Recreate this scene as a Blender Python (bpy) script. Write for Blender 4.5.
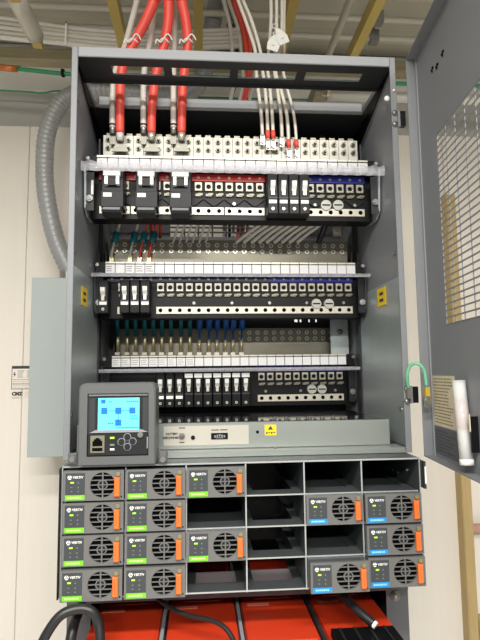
import bpy, bmesh, math, random
from math import sin, cos, pi, radians
from mathutils import Vector, Matrix
random.seed(7)
for o in list(bpy.data.objects): bpy.data.objects.remove(o)
S = bpy.context.scene
COL = S.collection
# ------------------------------------------------------------ camera
CAM = Vector((-.0653, -.7699, .1332)); YAW, PITCH, ROLL, FPX = .0763, .1017, -.0118, 519.12
_f = Vector((sin(YAW)*cos(PITCH), cos(YAW)*cos(PITCH), sin(PITCH)))
_r0 = Vector((cos(YAW), -sin(YAW), 0)); _u0 = _r0.cross(_f)
_r = cos(ROLL)*_r0 + sin(ROLL)*_u0; _u = -sin(ROLL)*_r0 + cos(ROLL)*_u0
cd = bpy.data.cameras.new('camera'); cam = bpy.data.objects.new('camera', cd); COL.objects.link(cam)
cd.sensor_fit = 'HORIZONTAL'; cd.sensor_width = 36; cd.lens = FPX/480*36; cd.clip_start = .01
m4 = Matrix((( _r.x, _u.x, -_f.x, CAM.x), (_r.y, _u.y, -_f.y, CAM.y), (_r.z, _u.z, -_f.z, CAM.z), (0, 0, 0, 1)))
cam.matrix_world = m4
S.camera = cam
# ------------------------------------------------------------ world, lamps, exposure
w = bpy.data.worlds.new('world'); S.world = w; w.use_nodes = True
bgn = w.node_tree.nodes['Background']; bgn.inputs[0].default_value = (1.0, .985, .955, 1); bgn.inputs[1].default_value = .30
def area(name, loc, rot, sx, sy, power, colr=(1, .97, .92)):
    l = bpy.data.lights.new(name, 'AREA'); l.shape = 'RECTANGLE'; l.size = sx; l.size_y = sy; l.energy = power; l.color = colr
    o = bpy.data.objects.new(name, l); COL.objects.link(o); o.location = loc; o.rotation_euler = rot; return o
area('ceiling_lamp_light', (-.1, -1.15, 1.085), (0, 0, 0), 1.5, .16, 46)
area('ceiling_lamp_light', (-.1, -2.35, 1.085), (0, 0, 0), 1.5, .16, 90)
vs = S.view_settings; vs.view_transform = 'Standard'; vs.look = 'None'; vs.gamma = 1; vs.use_curve_mapping = False; vs.exposure = .24
# ------------------------------------------------------------ helpers
def at(px, py, Y):                       # photograph pixel -> world point on the plane y = Y
    d = _f + _r*((px-240)/FPX) + _u*((320-py)/FPX)
    return CAM + d*((Y-CAM.y)/d.y)
def lin(c):
    c = c/255; return c/12.92 if c <= .04045 else ((c+.055)/1.055)**2.4
MATS = {}
def mat(name, rgb, rough=.5, metal=0, var=.08, scale=40, bump=0, bscale=200, stretch=None, emit=0, alpha=1, coat=0):
    if name in MATS: return MATS[name]
    m = bpy.data.materials.new(name); m.use_nodes = True; nt = m.node_tree; b = nt.nodes['Principled BSDF']
    c = [lin(v) for v in rgb]
    tc = nt.nodes.new('ShaderNodeTexCoord'); mp = nt.nodes.new('ShaderNodeMapping'); nt.links.new(tc.outputs['Object'], mp.inputs[0])
    if stretch: mp.inputs['Scale'].default_value = stretch
    n = nt.nodes.new('ShaderNodeTexNoise'); n.inputs['Scale'].default_value = scale; n.inputs['Detail'].default_value = 3
    nt.links.new(mp.outputs[0], n.inputs['Vector'])
    r = nt.nodes.new('ShaderNodeMix'); r.data_type = 'RGBA'
    r.inputs[6].default_value = [max(0, v*(1-var)) for v in c]+[1]; r.inputs[7].default_value = [min(1, v*(1+var)) for v in c]+[1]
    nt.links.new(n.outputs[0], r.inputs[0]); nt.links.new(r.outputs[2], b.inputs['Base Color'])
    b.inputs['Roughness'].default_value = rough; b.inputs['Metallic'].default_value = metal
    if coat: b.inputs['Coat Weight'].default_value = coat
    if bump:
        n2 = nt.nodes.new('ShaderNodeTexNoise'); n2.inputs['Scale'].default_value = bscale; nt.links.new(mp.outputs[0], n2.inputs['Vector'])
        bn = nt.nodes.new('ShaderNodeBump'); bn.inputs['Strength'].default_value = bump; bn.inputs['Distance'].default_value = .002
        nt.links.new(n2.outputs[0], bn.inputs['Height']); nt.links.new(bn.outputs[0], b.inputs['Normal'])
    if emit:
        nt.links.new(r.outputs[2], b.inputs['Emission Color']); b.inputs['Emission Strength'].default_value = emit
    if alpha < 1: b.inputs['Alpha'].default_value = alpha
    MATS[name] = m; return m
PAINT = mat('grey_powder_coat', (127, 130, 134), .45, 0, .04, 60, .05, 900)
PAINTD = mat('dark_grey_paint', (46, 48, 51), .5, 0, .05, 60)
POSTG = mat('post_grey', (84, 87, 91), .45, 0, .04, 60)
PAINTL = mat('light_grey_paint', (142, 145, 149), .45, 0, .03, 60)
GALV = mat('galvanised_steel', (184, 194, 194), .38, .55, .10, 18, .03, 60)
GALVL = mat('bright_zinc_sheet', (156, 162, 157), .36, .45, .05, 14)
TIN = mat('tin_plated_busbar', (206, 204, 190), .35, .55, .06, 50)
TIND = mat('dull_busbar', (140, 136, 120), .38, .5, .10, 30)
CREAM = mat('cream_busbar', (206, 203, 190), .42, .1, .05, 60)
NICK = mat('nickel_strip', (204, 199, 184), .35, .3, .05, 60)
STEEL = mat('zinc_screw', (158, 158, 154), .3, .75, .05, 80)
BLK = mat('black_plastic', (15, 15, 17), .42, 0, .1, 60)
BLKM = mat('breaker_black', (37, 38, 40), .45, 0, .06, 60)
DARK = mat('dark_hole', (5, 5, 6), .9, 0, 0); DARK.node_tree.nodes['Principled BSDF'].inputs['Specular IOR Level'].default_value = .1
for _b in (BLK, BLKM): _b.node_tree.nodes['Principled BSDF'].inputs['Specular IOR Level'].default_value = .22
WHT = mat('white_plastic', (240, 240, 236), .4, 0, .02)
CARD = mat('label_card_white', (216, 216, 216), .5, 0, .02)
INK = mat('ink', (60, 60, 62), .7, 0, 0)
INKG = mat('pale_ink', (150, 148, 140), .7, 0, 0)
CLEAR = mat('clear_plastic', (230, 230, 242), .08, 0, .2, 90, .8, 160, alpha=.5)
_n = CLEAR.node_tree; _t = _n.nodes.new('ShaderNodeTexNoise'); _t.inputs['Scale'].default_value = 140
_m = _n.nodes.new('ShaderNodeMapRange'); _m.inputs[1].default_value = .35; _m.inputs[2].default_value = .7; _m.inputs[3].default_value = .10; _m.inputs[4].default_value = .55
_n.links.new(_t.outputs[0], _m.inputs[0]); _n.links.new(_m.outputs[0], _n.nodes['Principled BSDF'].inputs['Alpha'])  # noise in the alpha imitates sparkle on the clear covers
REDS = mat('red_strip', (190, 40, 38), .4, 0, .08)
BLUES = mat('blue_strip', (36, 44, 150), .4, 0, .08)
REDC = mat('red_cable', (238, 84, 70), .42, 0, .05, 40)
GREYC = mat('grey_cable', (214, 210, 202), .5, 0, .06, 60)
BLKC = mat('black_cable', (30, 30, 31), .42, 0, .1, 40)
TEAL = mat('teal_sleeve', (22, 118, 132), .5, 0, .1)
BLUEW = mat('blue_sleeve', (24, 92, 172), .45, 0, .1)
BRASS = mat('tinned_lug', (222, 206, 160), .35, .5, .1)
GREENW = mat('green_wire', (48, 140, 92), .45, 0, .06)
GREENL = mat('pale_green_wire', (112, 190, 150), .45, 0, .06)
ORANGE = mat('orange_latch', (230, 112, 46), .42, 0, .04)
LIME = mat('lime_strip', (112, 196, 28), .45, 0, .03)
AZURE = mat('azure_strip', (22, 140, 214), .45, 0, .03)
LIMEP = mat('pale_lime_print', (196, 236, 150), .5, 0, 0)
AZUREP = mat('pale_azure_print', (150, 208, 244), .5, 0, 0)
MODF = mat('module_face_grey', (106, 106, 105), .42, .1, .04, 90)
MODD = mat('module_label_dark', (60, 64, 68), .4, 0, .04)
LED = mat('lit_green_led', (160, 220, 50), .4, 0, 0, emit=.7)
LEDO = mat('unlit_led', (120, 126, 122), .4, 0, 0)
SCRN = mat('lcd_backlight', (86, 206, 250), .3, 0, .05, 30, emit=1.0)
SCRD = mat('lcd_dark_pixels', (8, 98, 196), .4, 0, 0, emit=.5)
YEL = mat('yellow_label', (246, 208, 20), .5, 0, .03)
REDB = mat('red_battery_case', (214, 62, 32), .25, 0, .08, 20, coat=.5)
WALLM = mat('cream_wall_panel', (238, 232, 222), .7, 0, .03, 6, .25, 60, stretch=(14, 1, .8))
SOFF = mat('pale_ceiling_panel', (196, 194, 186), .7, 0, .06, 5)
DECK = mat('grey_roof_deck', (196, 192, 176), .6, 0, .12, 8)
WOODB = mat('dirty_wood_beam', (170, 160, 130), .7, 0, .3, 8, .3, 40, stretch=(1, 8, 8))
WOODS = mat('pine_stud', (190, 166, 116), .65, 0, .16, 10, .2, 40, stretch=(10, 10, 1))
GOLD = mat('gold_zinc_strut', (190, 168, 92), .4, .3, .16, 16)
PIPEG = mat('grey_conduit_pipe', (200, 196, 184), .4, .2, .08, 12)
FLEX = mat('flex_conduit_grey', (160, 162, 162), .4, .15, .05, 30)
FLOORM = mat('grey_vinyl_floor', (205, 200, 190), .5, 0, .1, 6)
PAPER = mat('cream_paper', (214, 204, 176), .7, 0, .05, 40)
PINK = mat('pink_paper', (226, 176, 160), .6, 0, .1, 20)
SLEEVE = mat('clear_tube', (236, 238, 238), .15, 0, .05, 30, alpha=.55)
KHAKI = mat('khaki_junction_box', (150, 142, 118), .6, 0, .15, 20)

class MB:
    def __init__(s): s.v = []; s.f = []
    def quad_strip(s): pass
    def box(s, x0, x1, y0, y1, z0, z1):
        b = len(s.v)
        s.v += [(x0, y0, z0), (x1, y0, z0), (x1, y1, z0), (x0, y1, z0), (x0, y0, z1), (x1, y0, z1), (x1, y1, z1), (x0, y1, z1)]
        s.f += [tuple(b+i for i in q) for q in ((0, 3, 2, 1), (4, 5, 6, 7), (0, 1, 5, 4), (1, 2, 6, 5), (2, 3, 7, 6), (3, 0, 4, 7))]
        return s
    def cbox(s, x0, x1, y0, y1, z0, z1, c=.001):      # box whose front (low y) face is chamfered
        s.loft([[(x0, y1, z0), (x1, y1, z0), (x1, y1, z1), (x0, y1, z1)], [(x0, y0+c, z0), (x1, y0+c, z0), (x1, y0+c, z1), (x0, y0+c, z1)],
                [(x0+c, y0, z0+c), (x1-c, y0, z0+c), (x1-c, y0, z1-c), (x0+c, y0, z1-c)]]); return s
    def loft(s, rings, cap=True):
        b = len(s.v); n = len(rings[0])
        for r in rings: s.v += [tuple(p) for p in r]
        for k in range(len(rings)-1):
            for i in range(n):
                j = (i+1) % n; s.f.append((b+k*n+i, b+k*n+j, b+(k+1)*n+j, b+(k+1)*n+i))
        if cap:
            s.f.append(tuple(b+i for i in reversed(range(n)))); e = b+(len(rings)-1)*n; s.f.append(tuple(e+i for i in range(n)))
        return s
    def prism(s, poly, axis, lo, hi):
        mk = {'x': lambda p, t: (t, p[0], p[1]), 'y': lambda p, t: (p[0], t, p[1]), 'z': lambda p, t: (p[0], p[1], t)}[axis]
        return s.loft([[mk(p, lo) for p in poly], [mk(p, hi) for p in poly]])
    def cyl(s, c, r, h, axis='y', n=14, r2=None):     # starts at c and runs h along the axis
        r2 = r if r2 is None else r2; R = []
        for rr, t in ((r, 0), (r2, h)):
            ring = []
            for i in range(n):
                a = 2*pi*i/n; p, q = rr*cos(a), rr*sin(a)
                ring.append({'x': (c[0]+t, c[1]+p, c[2]+q), 'y': (c[0]+p, c[1]+t, c[2]+q), 'z': (c[0]+p, c[1]+q, c[2]+t)}[axis])
            R.append(ring)
        return s.loft(R)
    def ring(s, c, r0, r1, y0, y1, n=28):             # flat washer in the xz plane
        b = len(s.v)
        for i in range(n):
            a = 2*pi*i/n
            for rr, y in ((r0, y0), (r1, y0), (r1, y1), (r0, y1)): s.v.append((c[0]+rr*cos(a), y, c[1]+rr*sin(a)))
        for i in range(n):
            j = (i+1) % n
            for k in range(4): s.f.append((b+i*4+k, b+j*4+k, b+j*4+(k+1) % 4, b+i*4+(k+1) % 4))
        return s
    def tube(s, pts, r, n=10, smooth_steps=6, rfun=None):
        P = spline(pts, smooth_steps) if smooth_steps else [Vector(p) for p in pts]
        up = None; rings = []
        for i, p in enumerate(P):
            t = (P[min(i+1, len(P)-1)]-P[max(i-1, 0)]).normalized()
            if up is None: up = Vector((0, 0, 1)) if abs(t.z) < .9 else Vector((0, 1, 0))
            a = t.cross(up).normalized(); up = a.cross(t).normalized()
            rr = rfun(i/(len(P)-1), i) if rfun else r
            rings.append([p+(a*cos(2*pi*k/n)+up*sin(2*pi*k/n))*rr for k in range(n)])
        return s.loft(rings)
    def holed(s, x0, x1, z0, z1, cx, cz, r, y0, y1, n=32):   # plate with a round hole
        ang = [2*pi*i/n for i in range(n)]+[math.atan2(z-cz, x-cx) % (2*pi) for x in (x0, x1) for z in (z0, z1)]
        ang = sorted(set(round(a, 5) for a in ang)); b = len(s.v); N = len(ang)
        for a in ang:
            c_, s_ = cos(a), sin(a)
            t = min([((x1 if c_ > 0 else x0)-cx)/c_ if abs(c_) > 1e-6 else 9e9, ((z1 if s_ > 0 else z0)-cz)/s_ if abs(s_) > 1e-6 else 9e9])
            i_, o_ = (cx+r*c_, cz+r*s_), (cx+t*c_, cz+t*s_)
            s.v += [(i_[0], y0, i_[1]), (o_[0], y0, o_[1]), (o_[0], y1, o_[1]), (i_[0], y1, i_[1])]
        for i in range(N):
            j = (i+1) % N
            for k in range(4): s.f.append((b+i*4+k, b+j*4+k, b+j*4+(k+1) % 4, b+i*4+(k+1) % 4))
        return s
    def mesh(s, name, smooth=False):
        me = bpy.data.meshes.new(name); me.from_pydata([tuple(v) for v in s.v], [], s.f)
        bm = bmesh.new(); bm.from_mesh(me); bmesh.ops.recalc_face_normals(bm, faces=bm.faces); bm.to_mesh(me); bm.free()
        if smooth: 
            for p in me.polygons: p.use_smooth = True
        return me
    def build(s, name, m, parent=None, loc=(0, 0, 0), smooth=False, org=None):
        if org is not None: s.v = [tuple(Vector(v)-Vector(org)) for v in s.v]
        me = s.mesh(name, smooth); me.materials.append(m); return place(name, me, parent, loc)
def place(name, me, parent=None, loc=(0, 0, 0)):
    o = bpy.data.objects.new(name, me); COL.objects.link(o); o.location = loc
    if parent: o.parent = parent
    return o
def spline(pts, k):
    P = [Vector(p) for p in pts]; out = []
    for i in range(len(P)-1):
        p0, p1, p2, p3 = P[max(i-1, 0)], P[i], P[i+1], P[min(i+2, len(P)-1)]
        for j in range(k):
            t = j/k; out.append(.5*((2*p1)+(p2-p0)*t+(2*p0-5*p1+4*p2-p3)*t*t+(3*p1-p0-3*p2+p3)*t**3))
    return out+[P[-1]]
def tag(o, label, cat, group=None):
    o['label'] = label; o['category'] = cat
    if group: o['group'] = group
    return o
def thing(name, label, cat, loc=(0, 0, 0), group=None):
    o = bpy.data.objects.new(name, None); o.empty_display_size = .02; COL.objects.link(o); o.location = loc
    return tag(o, label, cat, group)
def struct(o): o['kind'] = 'structure'; return o
def copy_tree(o, parent=None):
    c = o.copy(); COL.objects.link(c)
    if parent: c.parent = parent
    for ch in [k for k in KIDS.get(o.name, [])]: copy_tree(ch, c)
    return c
KIDS = {}
def index_kids():
    KIDS.clear()
    for o in bpy.data.objects:
        if o.parent: KIDS.setdefault(o.parent.name, []).append(o)
TXT = {}
def text(name, body, size, m, parent, loc, align='LEFT', thick=.00008, bold=0, rot=0):
    key = (body, size, align, m.name, bold)
    if key not in TXT:
        c = bpy.data.curves.new('text', 'FONT'); c.body = body; c.size = size; c.align_x = align; c.align_y = 'CENTER'; c.extrude = thick; c.offset = bold
        o = bpy.data.objects.new('text', c); COL.objects.link(o)
        dg = bpy.context.evaluated_depsgraph_get(); me = bpy.data.meshes.new_from_object(o.evaluated_get(dg))
        bpy.data.objects.remove(o); me.transform(Matrix.Rotation(pi/2, 4, 'X')); me.materials.clear(); me.materials.append(m); TXT[key] = me
    o = place(name, TXT[key], parent, loc); o.rotation_euler = (0, rot, 0); return o
def lines(x0, x1, y, z0, z1, n, h, ragged=.35, left=True):   # rows of unreadable print as thin raised dashes
    b = MB()
    for i in range(n):
        z = z1-(z1-z0)*(i+.5)/n; x = x0; e = x1-random.random()*ragged*(x1-x0)
        while x < e:
            ww = random.uniform(.04, .14)*(x1-x0); b.box(x, min(x+ww, e), y-.00015, y, z-h/2, z+h/2); x += ww+.025*(x1-x0)
    return b

# ============================================================ setting
FZ = -1.30; WY = .75; SZ = .871
struct(MB().box(-2.2, 2.2, -3.2, .78, FZ-.02, FZ).build('floor', FLOORM))
wb = struct(MB().box(-2.2, 2.2, WY+.006, WY+.04, FZ, 1.165).build('wall_back', WALLM))
for x0, x1, z0, z1 in ((-2.2, -.5695, FZ, SZ), (-.5675, .695, FZ, SZ), (.697, 2.2, FZ, SZ)):
    MB().cbox(x0, x1, WY, WY+.006, z0, z1, .0015).build('wall_panel', WALLM, wb)
zc = at(20, 92, WY).z; DZ = 1.12
MB().box(-2.2, 2.2, WY+.001, WY+.006, SZ, zc).build('upper_wall_band', mat('shaded_upper_wall', (176, 174, 168), .7, 0, .05, 5), wb)  # grey tone paints in the shade along the wall top
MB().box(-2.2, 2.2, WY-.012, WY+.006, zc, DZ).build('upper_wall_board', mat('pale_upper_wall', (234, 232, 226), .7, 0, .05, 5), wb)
hc = MB()                                                     # trapezoid roof deck, ribs along x
y = -3.2
while y < .76:
    hc.prism([(y, DZ+.03), (y+.03, DZ), (y+.09, DZ), (y+.12, DZ+.03), (y+.12, DZ+.045), (y, DZ+.045)], 'x', -2.2, 2.2); y += .12
struct(hc.build('ceiling', DECK))
b0, b1 = at(20, 59, .70), at(20, 47, .70)
tag(MB().cbox(-2.1, 2.1, .70, WY-.0122, b0.z, b1.z, .004).build('ceiling_beam', WOODB), 'weathered wooden beam running across under the ceiling behind the rack', 'beam')
for k, yy in enumerate((-1.15, -2.35)):
    t = thing('ceiling_lamp', ('batten lamp above the camera', 'batten lamp far behind the camera')[k]+' with white housing', 'lamp', (-.1, yy, 1.114-.02), 'ceiling batten lamps')
    MB().box(-.78, .78, -.06, .06, 0, .006).build('housing', WHT, t)
    MB().box(-.8, -.78, -.09, .09, -.03, .006).build('end_cap', WHT, t); MB().box(.78, .8, -.09, .09, -.03, .006).build('end_cap', WHT, t)

# ============================================================ the rack
XC = -.0016; W = .2735; YF = .0577; ZT = .6735; YB = .43
R = thing('equipment_rack', 'tall grey steel power equipment rack with its door swung open at right', 'rack', (XC, .24, FZ))
RO = (XC, .24, FZ)
def rk(b, name, m, parent=None, smooth=False): return b.build(name, m, parent or R, smooth=smooth, org=RO)
xl, xr = XC-W, XC+W
for sx, nm in ((-1, 'left'), (1, 'right')):
    xo = XC+sx*W; xi = XC+sx*(W-.0025); a, b_ = min(xo, xi), max(xo, xi)
    p = rk(MB().box(a, b_, YF, YB, .0035, ZT), 'side_panel', PAINT)
    fl = sorted((xo, XC+sx*(W-.010))); rk(MB().cbox(fl[0], fl[1], YF-.003, YF, .0035, ZT, .0008), 'front_flange', PAINT, p)
    # galvanised liner in the lower half of the bay
    li = sorted((XC+sx*(W-.0035), XC+sx*(W-.0026))); rk(MB().box(li[0], li[1], YF+.006, .287, .012, .292 if sx > 0 else .312), 'liner_panel', GALV, p)
    # inner rear upright with a visible fold
    ru = sorted((XC+sx*(W-.0026), XC+sx*(W-.0052))); rk(MB().box(ru[0], ru[1], .292, .322, -.004, ZT-.04), 'rear_upright', PAINTD)
    # lower post to the floor
    lo = sorted((XC+sx*(W-.0005), XC+sx*(W-.037))); post = rk(MB().box(lo[0], lo[1], .098, .101, FZ, -.186), 'lower_post', POSTG)
    lw = sorted((XC+sx*(W-.0005), XC+sx*(W-.003))); rk(MB().box(lw[0], lw[1], .101, .414, FZ, -.005), 'lower_post_web', POSTG, post)
    rk(MB().cyl((XC+sx*(W-.022), .094, -.232), .0055, .004, n=6).cyl((XC+sx*(W-.022), .0965, -.232), .0085, .0015), 'bolt', STEEL, post, True)
    for zz, yy in ((.60, .09), (.47, .30), (.335, .085), (.07, .085)):
        rk(MB().cyl((XC+sx*(W-.0026)-(.003 if sx > 0 else 0), yy, zz), .0032, .003, 'x', 10), 'screw', STEEL, p)
# top: slotted front plate seen from below, then the rear plate with its lip
tp = rk(MB().cbox(xl+.0102, xr-.0102, YF-.003, YF, ZT-.017, ZT, .001), 'top_front_lip', PAINTL)
tb = MB(); zb0, zb1 = ZT-.012, ZT-.0095
tb.box(xl+.003, xr-.003, YF, .088, zb0, zb1).box(xl+.003, xr-.003, .1135, .134, zb0, zb1)
cuts = [at(v, 75, .1).x for v in (112, 164, 172, 230, 238, 296, 305, 361)]
edges = [xl+.003]+cuts+[xr-.003]
for i in range(0, len(edges), 2): tb.box(edges[i], edges[i+1], .088, .1135, zb0, zb1)
rk(tb, 'top_plate', PAINTD, tp)
rk(MB().box(xl+.003, xr-.003, .132, .134, zb0-.006, zb0), 'plate_fold', PAINTD, tp)
rp = rk(MB().cbox(xl+.018, xr-.016, .19, .1932, .640, .6625, .001), 'top_rear_lip', PAINTL)
rk(MB().box(xl+.0028, xr-.0028, .1935, .335, .6405, .643), 'top_rear_plate', PAINTD, rp)
rk(MB().box(xl+.0028, xr-.0028, .33, .335, .56, .6405), 'top_rear_drop', BLK, rp)
for sx in (-1, 1):     # corner gussets under the top
    x0 = XC+sx*(W-.003); x1 = XC+sx*(W-.0045); xa, xb = sorted((x0, x1))
    rk(MB().prism([(.07, ZT-.014), (.335, ZT-.014), (.335, ZT-.10), (.30, ZT-.085)], 'x', xa, xb), 'corner_gusset', BLK)
rk(MB().cyl((xr-.018, YF-.006, .597), .0045, .003).cyl((xr-.0055, YF-.006, .612), .002, .003), 'latch_stud', WHT, None, True)
# back panel with a vent window of louvres behind the second row
lx0, lx1, lz0, lz1 = -.135, .062, .452, .486
bp = rk(MB().box(xl+.003, xr-.003, YB-.004, YB, .02, lz0).box(xl+.003, xr-.003, YB-.004, YB, lz1, .60).box(xl+.003, lx0, YB-.004, YB, lz0, lz1).box(lx1, xr-.003, YB-.004, YB, lz0, lz1), 'back_panel', PAINTD)
for c_ in range(1, 6): x_ = lx0+(lx1-lx0)*c_/6; rk(MB().box(x_-.002, x_+.002, YB-.004, YB, lz0, lz1), 'louvre_post', PAINTD, bp)
for r_ in range(1, 3): z_ = lz0+(lz1-lz0)*r_/3; rk(MB().box(lx0, lx1, YB-.0045, YB, z_-.0014, z_+.0014), 'louvre_slat', PAINTD, bp)
rk(MB().box(xl+.003, xr-.003, .415, .42, FZ, -.004), 'lower_back_panel', PAINTD)
rk(MB().box(.222, .262, .36, .364, .172, .262), 'rear_bracket', GALV)
rk(MB().cyl((.243, .356, .222), .006, .004, n=6), 'bracket_bolt', STEEL, None, True)
rk(MB().box(xl+.0005, xr-.0005, .096, .098, -.222, -.1819), 'cross_bar', POSTG)
# yellow warning stickers and the small white one
for (px, py, X, hh) in ((84.5, 297, xl+.004, .0165), (381.5, 297, xr-.0045, .0165)):
    d = _f + _r*((px-240)/FPX) + _u*((320-py)/FPX); q = CAM+d*((X-CAM.x)/d.x)
    s = rk(MB().box(q.x-.0003, q.x+.0003, q.y-.022, q.y+.022, q.z-hh, q.z+hh), 'warning_sticker', YEL)
    b = MB(); sgn = 1 if px < 240 else -1
    for dz in (-.006, .006): b.box(q.x+sgn*.0003, q.x+sgn*.0005, q.y-.010, q.y+.010, q.z+dz-.0028, q.z+dz+.0028)
    rk(b, 'sticker_print', INK, s)
# hinges
def hinge(zc, parent):
    h = rk(MB().box(xr, xr+.004, YF-.005, YF, zc-.014, zc+.014), 'hinge_leaf', PAINT)
    rk(MB().box(xr+.004, xr+.013, YF-.006, YF+.004, zc-.013, zc+.013), 'hinge_block', BLK)
    for dz in (-.010, .010): rk(MB().cyl((xr-.006, YF-.0075, zc+dz), .004, .0045, n=10), 'hinge_screw', STEEL, None, True)
hinge(.562, R); hinge(.095, R)
# ---- door: own frame, x from hinge to free edge, -y the inner side
DW, DH0, DH1 = .50, -.001, .664
door = MB()
px0, px1, pz0, pz1 = .0815, .42, .2, .49
door.box(0, px0, 0, .0015, DH0, DH1).box(px1, DW, 0, .0015, DH0, DH1).box(px0, px1, 0, .0015, DH0, pz0).box(px0, px1, 0, .0015, pz1, DH1)
dobj = door.build('door', PAINT, R, loc=(.30241-RO[0], .04333-RO[1], 0-RO[2])); dobj.rotation_euler = (0, 0, radians(-96))
dk = lambda b, n, m, sm=False: b.build(n, m, dobj, smooth=sm)
dk(MB().box(0, .0015, -.016, 0, DH0, DH1), 'hinge_side_flange', PAINT)
dk(MB().box(DW-.0015, DW, -.016, 0, DH0, DH1), 'free_side_flange', PAINT)
dk(MB().box(0, DW, -.016, 0, DH1-.0015, DH1), 'top_flange', PAINT); dk(MB().box(0, DW, -.016, 0, DH0, DH0+.0015), 'bottom_flange', PAINT)
dk(MB().box(.0055, .0075, -.002, 0, DH0, DH1), 'edge_seam', PAINTL)
g = MB(); nr, nc = 29, 10
for i in range(nr+1):
    z = pz0+(pz1-pz0)*i/nr; g.box(px0, px1, 0, .0012, z-.0011, z+.0011)
for i in range(nc+1):
    x = px0+(px1-px0)*i/nc; g.box(x-.0009, x+.0009, .0001, .0011, pz0, pz1)
vg = dk(g, 'vent_grille', PAINT)
for zc in (.562, .095):
    for dz in (-.007, .007): dk(MB().cyl((-.004, -.010, zc+dz), .0045, .004, 'x', 10), 'hinge_screw', STEEL, True)
for hx, hz in ((.122, .596), (.098, .591), (.078, .598)):   # small keyhole cutouts, seen as dark shapes
    dk(MB().box(hx-.006, hx+.006, -.0006, 0, hz-.0016, hz+.0016).box(hx-.0016, hx+.0016, -.0006, 0, hz-.006, hz+.004), 'keyhole', DARK)
lb = dk(MB().box(.010, .100, -.0004, 0, .049, .1255), 'instruction_label', PAPER)
lines(.014, .096, -.0004, .052, .123, 15, .0019, .3).build('label_print', mat('brown_ink', (136, 122, 88), .7, 0, 0), lb)
lb2 = dk(MB().box(.010, .104, -.0004, 0, .006, .047), 'diagram_label', mat('faded_diagram', (92, 95, 99), .6, 0, .1, 80))
lines(.016, .098, -.0004, .010, .044, 7, .0012, .4).build('label_print', PAINTD, lb2)
dk(MB().box(.1705, .1725, -.010, 0, .030, .075), 'tube_clip', BLK)
dk(MB().box(.1700, .1730, -.0112, -.010, .056, .078), 'clip_tag', PAPER)
# green bonding wire from the rack to the door
gw = MB().tube([at(408.5, 388, .045), at(407, 376, .035), at(410, 366, .028), at(417, 363.5, .02), at(424, 370, .018), at(426.5, 386, .018)], .0026, 10)
gwo = tag(gw.build('bonding_wire', GREENL, smooth=True), 'short pale green bonding wire looping from rack post to door', 'wire')
p = at(426.8, 391, .018); MB().box(p.x-.0035, p.x+.0035, .014, .022, p.z-.008, p.z+.006).build('yellow_splice', mat('yellow_lug', (206, 178, 70), .4, .3, .06), gwo)
MB().box(p.x-.006, p.x+.006, .016, .020, p.z-.024, p.z-.008).cyl((p.x, .013, p.z-.016), .005, .004).build('lug', STEEL, gwo)
p = at(408.8, 391, .046); MB().box(p.x-.003, p.x+.003, .044, .049, p.z-.012, p.z+.004).build('lug', STEEL, gwo)
# document tube on the door
th = radians(-96); dw = lambda x, y_, z: Vector((.30241+x*cos(th)-y_*sin(th), .04333+x*sin(th)+y_*cos(th), z))
dt = thing('document_tube', 'clear plastic tube of rolled papers clipped inside the open door', 'document tube', dw(.156, -.0105, .012))
o0 = dw(.156, -.0105, .012)
A, B = dw(.156, -.0105, .014)-o0, dw(.143, -.0105, .1195)-o0
def seg(t0, t1, r): return MB().tube([A.lerp(B, t0), A.lerp(B, t1)], r, 18, 0)
seg(0, 1, .0086).build('sleeve', SLEEVE, dt, smooth=True)
seg(.06, .40, .0072).build('rolled_sheet', WHT, dt, smooth=True); seg(.405, .74, .0070).build('rolled_sheet', PINK, dt, smooth=True); seg(.745, .97, .0072).build('rolled_sheet', WHT, dt, smooth=True)
seg(-.02, .05, .0089).build('end_cap', WHT, dt, smooth=True)

# ============================================================ distribution rows
PIT = .01905; L = 13*PIT
GRP_B = 'plug-in circuit breakers'
card_me = MB().cbox(-PIT/2+.0006, PIT/2-.0006, -.0012, 0, -.0215, -.004, .0004).mesh('label_card'); card_me.materials.append(CARD)
lip_me = MB().box(-PIT/2+.0006, PIT/2-.0006, -.0016, 0, -.0032, 0).mesh('card_lip'); lip_me.materials.append(NICK)
sock = MB(); sock.holed(-.0066, .0066, -.0078, .0078, 0, -.0005, .0046, -.004, 0, 12); sock_me = sock.mesh('socket'); sock_me.materials.append(NICK)
cont = MB().box(-.0055, .0055, -.004, 0, -.0025, .0020).box(-.001, .008, -.005, 0, -.0005, .003); cont_me = cont.mesh('contact'); cont_me.materials.append(TIND)
stud = MB().cyl((0, -.003, 0), .0052, .003, 'y', 6).cyl((0, -.012, 0), .0026, .012, 'y', 8); stud_me = stud.mesh('stud'); stud_me.materials.append(mat('dull_stud', (120, 118, 110), .35, .6, .1, 80))
nut = MB().ring((0, 0), .0026, .0048, -.0025, 0, 12); nut_me = nut.mesh('stud'); nut_me.materials.append(mat('bright_nut', (226, 224, 212), .3, .4, .05))
hole_me = MB().cyl((0, -.0004, 0), .0040, .0004, 'y', 12).mesh('bolt_hole'); hole_me.materials.append(DARK)
def cellx(i): return -L+PIT*(i+.5)
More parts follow.
